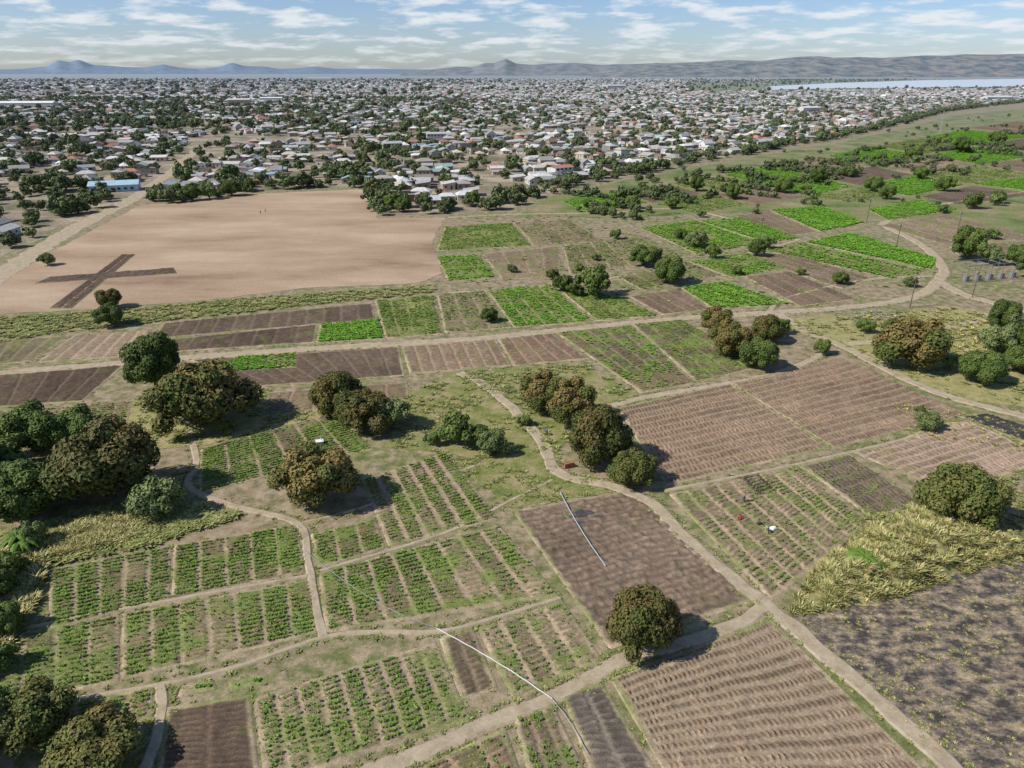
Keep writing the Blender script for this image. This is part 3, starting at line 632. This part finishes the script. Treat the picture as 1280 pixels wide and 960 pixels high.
s=RS.uniform(.72,1.08,n)*np.where(hy2>3000,1.9,np.where(hy2>1900,1.3,1.)); S=np.stack([s,s,s*RS.choice([1,1,1,1,1,1,1.5],n)],1)
instancer('town_houses',np.stack([hx2,hy2,hx2*0+.03],1),S,hr2,RS.choice(24,n,p=WTS),C_house)
def block(cx,v_,L,D,h,rot,rc,wc,st=1,name='long_building'):
    e=link(bpy.data.objects.new(name,None)); q=g(cx,v_); e.location=(q[0],q[1],.03); e.rotation_euler[2]=rot
    w=MB(); w.box((0,0,h/2),(L,D,h)); obj('walls',w.mesh('w',[wc]),parent=e)
    r=MB(); r.face([(-L/2-.6,-D/2-.6,h+.01),(L/2+.6,-D/2-.6,h+.01),(L/2+.6,0,h+D*.14),(-L/2-.6,0,h+D*.14)]); r.face([(-L/2-.6,0,h+D*.14),(L/2+.6,0,h+D*.14),(L/2+.6,D/2+.6,h+.01),(-L/2-.6,D/2+.6,h+.01)])
    r.face([(-L/2,-D/2,h),(-L/2,0,h+D*.135),(-L/2,D/2,h)]); r.face([(L/2,-D/2,h),(L/2,D/2,h),(L/2,0,h+D*.135)]); obj('roof',r.mesh('r',[rc]),parent=e)
    wi=MB()
    for s_ in range(st):
        for k in range(int(L/3.2)):
            x=-L/2+1.8+k*3.2; wi.box((x,-D/2,1.7+s_*3),(1.6,.1,1.2)); wi.box((x,D/2,1.7+s_*3),(1.6,.1,1.2))
    obj('windows',wi.mesh('wi',[M_glass]),parent=e)
    d=MB(); d.box((0,-D/2,1.1),(1.8,.16,2.2)); obj('door',d.mesh('d',[M_door]),parent=e)
M_blue=flat_mat('blue_roof_mat',(.36,.50,.60),.7,.2,.12,.5)
block(145,238,24,13,3.6,.35,M_blue,M_blue,1,'blue_roof_shed')
block(30,136,110,22,10,.1,WMt[1],WMt[6],2); block(300,133,40,16,12,.2,RM[9],WMt[4],3,'apartment_block'); block(340,128,46,14,9,.1,RM[2],WMt[1],3,'apartment_block')
block(545,175,18,10,6,.2,RM[0],WMt[1],2,'two_storey_house'); block(950,186,20,12,6.5,.5,RM[2],WMt[1],2,'two_storey_house'); block(1010,142,30,14,9,.3,RM[2],WMt[1],2,'apartment_block')
block(490,188,16,10,6,.4,RM[2],WMt[1],2,'two_storey_house'); block(1245,126,60,20,8,.1,RM[2],WMt[1],2); block(770,112,70,20,14,.1,RM[2],WMt[1],4,'apartment_block'); block(400,102.5,160,30,22,.0,RM[2],WMt[1],4,'apartment_block')
block(700,220,14,9,5.5,.6,RM[8],WMt[1],2,'two_storey_house')
# ---------- town trees
TT=[treemesh('town_tree',100+k,L_town,420,K=9,ls=.17,trunk=False,brown=.8,sub=1,core=.82,rz=.8) for k in range(5)]
C_tt=coll('town_tree',TT)
def samp(n,y0,y1):
    y=np.sqrt(RS.uniform(y0*y0,y1*y1,n)); x=RS.uniform(-.8,.8,n)*y; return x,y
X=[];Y=[];S=[]
for n,y0,y1,sm in ((19000,150,1900,1.),(11500,1900,6700,1.7)):
    x,y=samp(n,y0,y1); m=inpoly(x,y,TW)&(dseg(x,y,road)>7); d=fbm(x,y,90,5); m&=RS.rand(n)<np.clip((d-.28)*3.6,.16,1)*np.where(x<-80,1.,.72)
    m&=~inpoly(x,y,RIV)
    x=x[m];y=y[m]; X+=list(x);Y+=list(y); S+=list(sm*np.clip(RS.lognormal(.86,.38,len(x)),1.1,5.5)*np.where(x<-80,1.1,.95))
x,y=samp(7500,300,1500); m=inpoly(x,y,[g(*q) for q in [(690,250),(800,222),(950,195),(1135,160),(1330,130),(1400,300),(1100,262),(800,275)]])&(fbm(x,y,60,13)>.5); m&=RS.rand(len(x))<.4
X+=list(x[m]);Y+=list(y[m]);S+=list(RS.uniform(.7,3.,m.sum()))
for h_ in HEDGE: X.append(h_[0]);Y.append(h_[1]);S.append(h_[2])
for k in range(0,17):
    a=np.array(TW[k]);b_=np.array(TW[k+1]);L=np.linalg.norm(b_-a)
    for q in range(int(L/(4.5 if k>3 else 7))):
        P=a+(b_-a)*random.random(); dd=b_-a; nn=np.array([-dd[1],dd[0]])/L; P=P+nn*random.uniform(-3,14)
        if k<4 and dseg(np.array([P[0]]),np.array([P[1]]),road)[0]<8: continue
        X.append(P[0]);Y.append(P[1]);S.append(random.uniform(1.4,4.6))
n=len(X);S=np.array(S); instancer('town_trees',np.stack([X,Y,np.zeros(n)],1),np.stack([S,S,S*RS.uniform(.8,1.2,n)],1),RS.rand(n)*6.28,RS.randint(0,5,n),C_tt)
# ---------- river
M_water,nt,b=newmat('water_mat',.3,.5); b.inputs['Base Color'].default_value=(.58,.63,.66,1)
polysheet('river',[(955,113),(1040,110.5),(1160,109.5),(1340,107.5),(1500,105.5),(1500,97),(1340,97.5),(1150,100.5),(1040,104),(960,108)],.6,M_water,30,90)
# ---------- hills
def hills(name,prof,D,W,cols,seed=0,rough=.25,sc_=900.):  # cols have bluish aerial haze painted into the base colour
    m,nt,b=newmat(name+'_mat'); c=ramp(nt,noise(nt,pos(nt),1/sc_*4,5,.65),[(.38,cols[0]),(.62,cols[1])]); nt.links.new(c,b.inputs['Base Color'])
    us=np.linspace(prof[0][0],prof[-1][0],260); vs=np.interp(us,[q[0] for q in prof],[q[1] for q in prof])
    nr=26; v=[]
    for j in range(nr+1):
        t=j/nr*2-1; Dj=D+t*W; shp=np.cos(t*math.pi/2)**1.2
        x=(us-640)/970.8*D*(Dj/D)
        top=CH+D*(HZ-vs)/1060.0; nz=fbm(x,np.full(len(x),Dj),sc_,seed,5)
        z=(top)*shp*(1+rough*(nz-.5)*2*(.35+abs(t)))-4
        v.append(np.stack([x,np.full(len(x),Dj),z],1))
    v=np.concatenate(v); nx=len(us); i=np.arange((nx-1)*nr); a=(i//(nx-1))*nx+i%(nx-1)
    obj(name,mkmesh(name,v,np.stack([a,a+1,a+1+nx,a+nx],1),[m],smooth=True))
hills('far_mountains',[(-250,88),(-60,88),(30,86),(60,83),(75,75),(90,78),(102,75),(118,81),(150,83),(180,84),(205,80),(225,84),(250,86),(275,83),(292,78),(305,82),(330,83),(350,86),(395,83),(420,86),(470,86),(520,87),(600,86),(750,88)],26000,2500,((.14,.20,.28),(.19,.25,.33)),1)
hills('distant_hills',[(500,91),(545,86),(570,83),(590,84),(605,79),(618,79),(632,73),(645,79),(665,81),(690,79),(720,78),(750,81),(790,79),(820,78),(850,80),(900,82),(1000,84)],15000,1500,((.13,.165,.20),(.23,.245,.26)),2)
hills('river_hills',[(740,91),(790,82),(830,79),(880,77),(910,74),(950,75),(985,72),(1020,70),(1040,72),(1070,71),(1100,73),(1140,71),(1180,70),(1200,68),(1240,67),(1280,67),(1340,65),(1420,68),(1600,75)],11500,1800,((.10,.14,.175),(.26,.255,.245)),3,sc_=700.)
# ---------- poles
def pole(u,v_,h=10,kind='utility_pole'):
    q=g(u,v_); mb=MB(); mb.tube([(0,0,0),(0,0,h)],[.16,.10]); mb.box((0,0,h-.6),(2.2,.12,.14))
    for x in(-1,-.4,.4,1): mb.tube([(x,0,h-.53),(x,0,h-.25)],[.05,.05],1)
    mb.tube([(0,0,h-1.4),(.75,.07,h-.66)],[.03,.03]); mb.tube([(0,0,h-1.4),(-.75,.07,h-.66)],[.03,.03])
    obj(kind,mb.mesh(kind,[M_wood,M_white]),(q[0],q[1],0),.5)
for u,v_,h in ((1083,278,10),(1196,292,9),(1160,250,10),(1137,385,9),(1165,215,11),(950,300,9),(1215,372,8),(700,245,10),(340,205,10),(1005,255,10),(1120,310,9)): pole(u,v_,h)
def lattice_mast(u,v_,h,name='radio_mast',b=2.):
    q=g(u,v_); mb=MB(); n=int(h/3)
    for sx,sy in((-1,-1),(1,-1),(1,1),(-1,1)): mb.tube([(sx*b/2,sy*b/2,0),(sx*.25,sy*.25,h)],[.12,.07],k=5)
    for k in range(n):
        z=k*h/n; z2=(k+1)*h/n; s1=b/2*(1-z/h)+.25*z/h; s2=b/2*(1-z2/h)+.25*z2/h
        for a in range(4):
            C=[(-1,-1),(1,-1),(1,1),(-1,1)]; p1=C[a];p2=C[(a+1)%4]
            mb.tube([(p1[0]*s1,p1[1]*s1,z),(p2[0]*s2,p2[1]*s2,z2)],[.05,.05],k=4)
    obj(name,mb.mesh(name,[M_steel]),(q[0],q[1],0))
lattice_mast(1174,166,22); lattice_mast(948,112,90,b=6); lattice_mast(247,112,60,b=5)
q=g(1236,352); mb=MB()
for i in range(5):
    for j in range(2):
        mb.tube([(i*4.5-9,j*6,0),(i*4.5-9,j*6,5.5)],[.12,.09])
for j in range(2): mb.box((0,j*6,5.55),(18.6,.18,.22))
for i in range(5): mb.box((i*4.5-9,3,5.2),(.14,5.6,.14)); mb.box((i*4.5-7,2,.9),(1.6,1.2,1.8)); mb.tube([(i*4.5-7,2,1.8),(i*4.5-7,2,2.9)],[.15,.1])
obj('electrical_substation_frame',mb.mesh('sub',[flat_mat('galvanised_mat',(.2,.2,.2))]),(q[0],q[1],0),.25)
q=g(1092,400); mb=MB(); R=random.Random(4)
for i in range(38):
    a=R.uniform(0,3.14); L=R.uniform(1.5,4); x=R.uniform(-7,7);y=R.uniform(-4,4);z=R.uniform(.1,1.2)
    mb.tube([(x,y,.05),(x+math.cos(a)*L,y+math.sin(a)*L,z)],[.09,.07],k=5)
for i in range(7):
    x=-8+i*2.7; mb.tube([(x,-5,0),(x+.2,-5,2.2)],[.09,.08],k=5); mb.tube([(x,5,0),(x,5,2.2)],[.09,.08],k=5)
obj('scrap_timber_pile',mb.mesh('pile',[flat_mat('weathered_timber_mat',(.26,.25,.23))]),(q[0],q[1],0))
def pipe(pts,r,mat,name):
    L=smoothline([g(*q) for q in pts],8); mb=MB(); mb.tube([(P[0],P[1],.32+.03*math.sin(k*1.7)) for k,P in enumerate(L)],[r]*len(L),k=8); obj(name,mb.mesh(name,[mat]))
pipe([(546,788),(590,812),(640,842),(690,876)],.06,M_pipe,'irrigation_pipe'); pipe([(690,876),(712,905),(735,945)],.04,M_steel,'irrigation_hose')
pipe([(700,617),(715,645),(735,678),(757,710)],.075,flat_mat('grey_pipe_mat',(.38,.42,.46),var=.1),'irrigation_pipe'); pipe([(380,690),(440,735),(500,770),(546,788)],.03,M_steel,'irrigation_hose')
def banana(u,v_,s=1):
    q=g(u,v_); mb=MB(); R=random.Random(int(u))
    for st in range(4):
        ox,oy=R.uniform(-.8,.8),R.uniform(-.8,.8); h=R.uniform(1.6,2.3); mb.tube([(ox,oy,0),(ox,oy,h)],[.14,.09],1)
        for k in range(8):
            a=k*.785+R.uniform(-.3,.3); L=R.uniform(1.6,2.3); dx,dy=math.cos(a),math.sin(a); pr=None
            for j in range(6):
                t=j/5; x=ox+dx*L*t;y=oy+dy*L*t;z=h+L*(.75*t-1.0*t*t); w=.32*math.sin(math.pi*min(.97,t*.9+.08))
                cur=((x-dy*w,y+dx*w,z-.06),(x,y,z+.03),(x+dy*w,y-dx*w,z-.06))
                if pr: mb.face([pr[0],pr[1],cur[1],cur[0]]); mb.face([pr[1],pr[2],cur[2],cur[1]])
                pr=cur
    me=mb.mesh('banana',[L_crop,L_weed]); obj('banana_plant',me,(q[0],q[1],.6 if u>1000 and v_>700 else 0),0,(s,s,s))
banana(1076,712,1.0); banana(1188,462,1.2); banana(1088,718,.8); banana(30,690,1.2)
q=g(400,556); mb=MB(); mb.box((0,0,.35),(1.2,.9,.7)); mb.box((0,0,.75),(1.4,1.1,.1),1); mb.tube([(.3,0,.8),(.3,0,1.3)],[.08,.08],1); obj('concrete_well',mb.mesh('well',[M_steel,M_white]),(q[0],q[1],.05),.3)
q=g(713,584); mb=MB(); R=random.Random(9)
for r_ in range(6):
    for c_ in range(8-r_//2):
        mb.box((c_*.26-1,R.uniform(-.03,.03),.08+r_*.14),(.24,.5,.13),0,R.uniform(-.05,.05))
obj('brick_pile',mb.mesh('bricks',[flat_mat('brick_mat',(.33,.13,.07))]),(q[0],q[1],.06),.4)
# ---------- people
def person(u,v_,rot,pose,shirt,legs,name='farm_worker'):
    q=g(u,v_)
    P={'stand':dict(pel=(0,0,.95),ch=(0,.02,1.28),nk=(0,.03,1.47),hd=(0,.06,1.66),k=[(.1,.05,.5),(-.1,.02,.5)],f=[(.11,0,.06),(-.11,-.05,.06)],e=[(.27,.05,1.15),(-.27,.05,1.15)],h=[(.25,.27,1.0),(-.25,.27,1.0)]),
       'bend':dict(pel=(0,0,.92),ch=(0,.33,1.10),nk=(0,.50,1.13),hd=(0,.66,1.08),k=[(.12,.06,.48),(-.12,.0,.48)],f=[(.13,.0,.06),(-.13,-.1,.06)],e=[(.24,.48,.82),(-.24,.46,.82)],h=[(.18,.66,.55),(-.18,.62,.58)]),
       'squat':dict(pel=(0,0,.26),ch=(0,.17,.60),nk=(0,.24,.78),hd=(0,.33,.95),k=[(.2,.36,.52),(-.2,.36,.52)],f=[(.18,.2,.06),(-.18,.2,.06)],e=[(.3,.36,.50),(-.3,.36,.50)],h=[(.16,.58,.28),(-.16,.58,.28)])}[pose]
    V=[];E=[];Rr=[];tag=[]
    def add(p,r,t,par=None):
        V.append(Vector(p));Rr.append(r);tag.append(t)
        if par is not None:E.append((par,len(V)-1))
        return len(V)-1
    pe=add(P['pel'],.145,'l'); ch=add(P['ch'],.16,'s',pe); nk=add(P['nk'],.06,'k',ch); h1=add(P['hd'],.095,'k',nk)
    d=(Vector(P['hd'])-Vector(P['nk'])).normalized(); add(Vector(P['hd'])+d*.11,.075,'h',h1)
    for i,sg in enumerate((1,-1)):
        hip=add(Vector(P['pel'])+Vector((sg*.1,0,-.05)),.095,'l',pe); kn=add(P['k'][i],.062,'l',hip); an=add(Vector(P['f'][i])+Vector((0,0,.03)),.042,'k',kn); add(Vector(P['f'][i])+Vector((0,.16,-.02)),.035,'k',an)
        sh=add(Vector(P['nk'])*.75+Vector(P['ch'])*.25+Vector((sg*.18,0,0)),.062,'s',ch); el=add(P['e'][i],.045,'s',sh); wr=add(P['h'][i],.032,'k',el)
        dr=(Vector(P['h'][i])-Vector(P['e'][i])).normalized(); pal=add(Vector(P['h'][i])+dr*.07,.036,'k',wr)
        for fgi,off in enumerate((-.03,-.01,.01,.03)):
            fl=(.075,.09,.085,.065)[fgi]; b0=add(V[pal]+dr*.03+Vector((off,0,0)),.011,'k',pal); add(V[b0]+dr*fl+Vector((0,0,-.015)),.009,'k',b0)
        tb=add(V[wr]+dr*.03+Vector((-sg*.045,.01,0)),.012,'k',wr); add(V[tb]+dr*.05+Vector((-sg*.015,.01,0)),.01,'k',tb)
    me=bpy.data.meshes.new('p'); me.from_pydata([tuple(v) for v in V],E,[]); o=link(bpy.data.objects.new('tmp',me))
    o.modifiers.new('s','SKIN'); me.skin_vertices[0].data[0].use_root=True
    for k,sv in enumerate(me.skin_vertices[0].data): sv.radius=(Rr[k],Rr[k]*(.75 if k<2 else 1))
    o.modifiers.new('ss','SUBSURF').levels=1
    dg=bpy.context.evaluated_depsgraph_get(); m2=bpy.data.meshes.new_from_object(o.evaluated_get(dg)); bpy.data.objects.remove(o)
    m2.materials.clear()
    for mm in (flat_mat('skin_mat',(.09,.05,.03)),flat_mat('shirt_mat',shirt,var=.1),flat_mat('trousers_mat',legs,var=.1),flat_mat('hair_mat',(.01,.009,.008))): m2.materials.append(mm)
    ix={'k':0,'s':1,'l':2,'h':3}
    for pl in m2.polygons:
        c_=pl.center; best=min(range(len(V)),key=lambda a:(V[a]-c_).length-Rr[a]); pl.material_index=ix[tag[best]]; pl.use_smooth=True
    return obj(name,m2,(q[0],q[1],.12),rot)
person(926,652,.4,'squat',(.65,.04,.03),(.05,.05,.12)); person(946,657,-1.2,'squat',(.12,.10,.14),(.08,.05,.05)); person(930,628,2.,'stand',(.25,.22,.2),(.04,.05,.09))
person(960,668,1.2,'bend',(.5,.5,.5),(.06,.06,.07)); person(684,545,1.,'bend',(.1,.16,.4),(.06,.05,.05))
person(332,266,0,'stand',(.5,.1,.1),(.05,.05,.1),'pedestrian'); person(326,268,1,'stand',(.1,.1,.4),(.05,.05,.1),'pedestrian')
q=g(966,663); bm=bmesh.new(); bmesh.ops.create_icosphere(bm,subdivisions=3,radius=.5)
for v in bm.verts:
    c_=v.co; v.co=Vector((c_.x*1.3,c_.y*.8,max(-.15,c_.z*.7)))*(1+.12*math.sin(c_.x*9)*math.cos(c_.y*7))
me=bpy.data.meshes.new('sack'); bm.to_mesh(me); bm.free(); me.materials.append(M_white); obj('white_sack',me,(q[0],q[1],.3),.3)
# ---------- light & sky
EL=math.radians(43); sv=Vector((-.95,-.31,0)).normalized()*math.cos(EL)+Vector((0,0,math.sin(EL)))
ld=bpy.data.lights.new('sun','SUN'); ld.energy=5.0; ld.angle=math.radians(.5); ld.color=(1,.95,.865)
lo=link(bpy.data.objects.new('sun',ld)); lo.rotation_euler=(-sv).to_track_quat('-Z','Y').to_euler(); lo.location=(-50,-30,90)
w=bpy.data.worlds.new('World'); sc.world=w; w.use_nodes=True; nt=w.node_tree; bg=nt.nodes['Background']
sk=N(nt,'ShaderNodeTexSky',sky_type='NISHITA'); sk.sun_disc=False; sk.sun_elevation=EL; sk.sun_rotation=math.atan2(sv.x,sv.y); sk.air_density=1.; sk.dust_density=.5; sk.ozone_density=3.
tc=N(nt,'ShaderNodeTexCoord'); sp=N(nt,'ShaderNodeSeparateXYZ'); nt.links.new(tc.outputs['Generated'],sp.inputs[0])
ad=N(nt,'ShaderNodeMath',operation='ADD'); nt.links.new(sp.outputs['Z'],ad.inputs[0]); ad.inputs[1].default_value=.13
mx=N(nt,'ShaderNodeMath',operation='MAXIMUM'); nt.links.new(ad.outputs[0],mx.inputs[0]); mx.inputs[1].default_value=.05
cb=N(nt,'ShaderNodeCombineXYZ')
for ax,kx in(('X',0),('Y',1)):
    dv=N(nt,'ShaderNodeMath',operation='DIVIDE'); nt.links.new(sp.outputs[ax],dv.inputs[0]); nt.links.new(mx.outputs[0],dv.inputs[1]); nt.links.new(dv.outputs[0],cb.inputs[kx])
cl=noise(nt,cb.outputs[0],2.6,7,.6); cf=ramp(nt,cl,[(.48,0.),(.62,.9)])
fade=ramp(nt,sp.outputs['Z'],[(.0,.3),(.04,.9),(.2,.9),(.35,.05)])
cf=mix(nt,1.0,cf,fade,'MULTIPLY')
zt=ramp(nt,sp.outputs['Z'],[(0.,(1.0,1.10,1.38)),(.08,(.92,1.04,1.34)),(.4,(.9,.95,1.05))])
skt=mix(nt,1.0,sk.outputs[0],zt,'MULTIPLY')
skc=mix(nt,cf,skt,(8.9,9.2,9.5))
nt.links.new(skc,bg.inputs['Color']); bg.inputs['Strength'].default_value=.095
cam=bpy.data.cameras.new('camera'); cam.sensor_width=36; cam.lens=36*FP/1280; cam.clip_start=.5; cam.clip_end=120000
co=link(bpy.data.objects.new('camera',cam)); co.location=(0,0,CH); co.rotation_euler=(math.pi/2-PT,0,0); sc.camera=co
sc.view_settings.view_transform='Standard'; sc.view_settings.look='None'; sc.view_settings.exposure=0
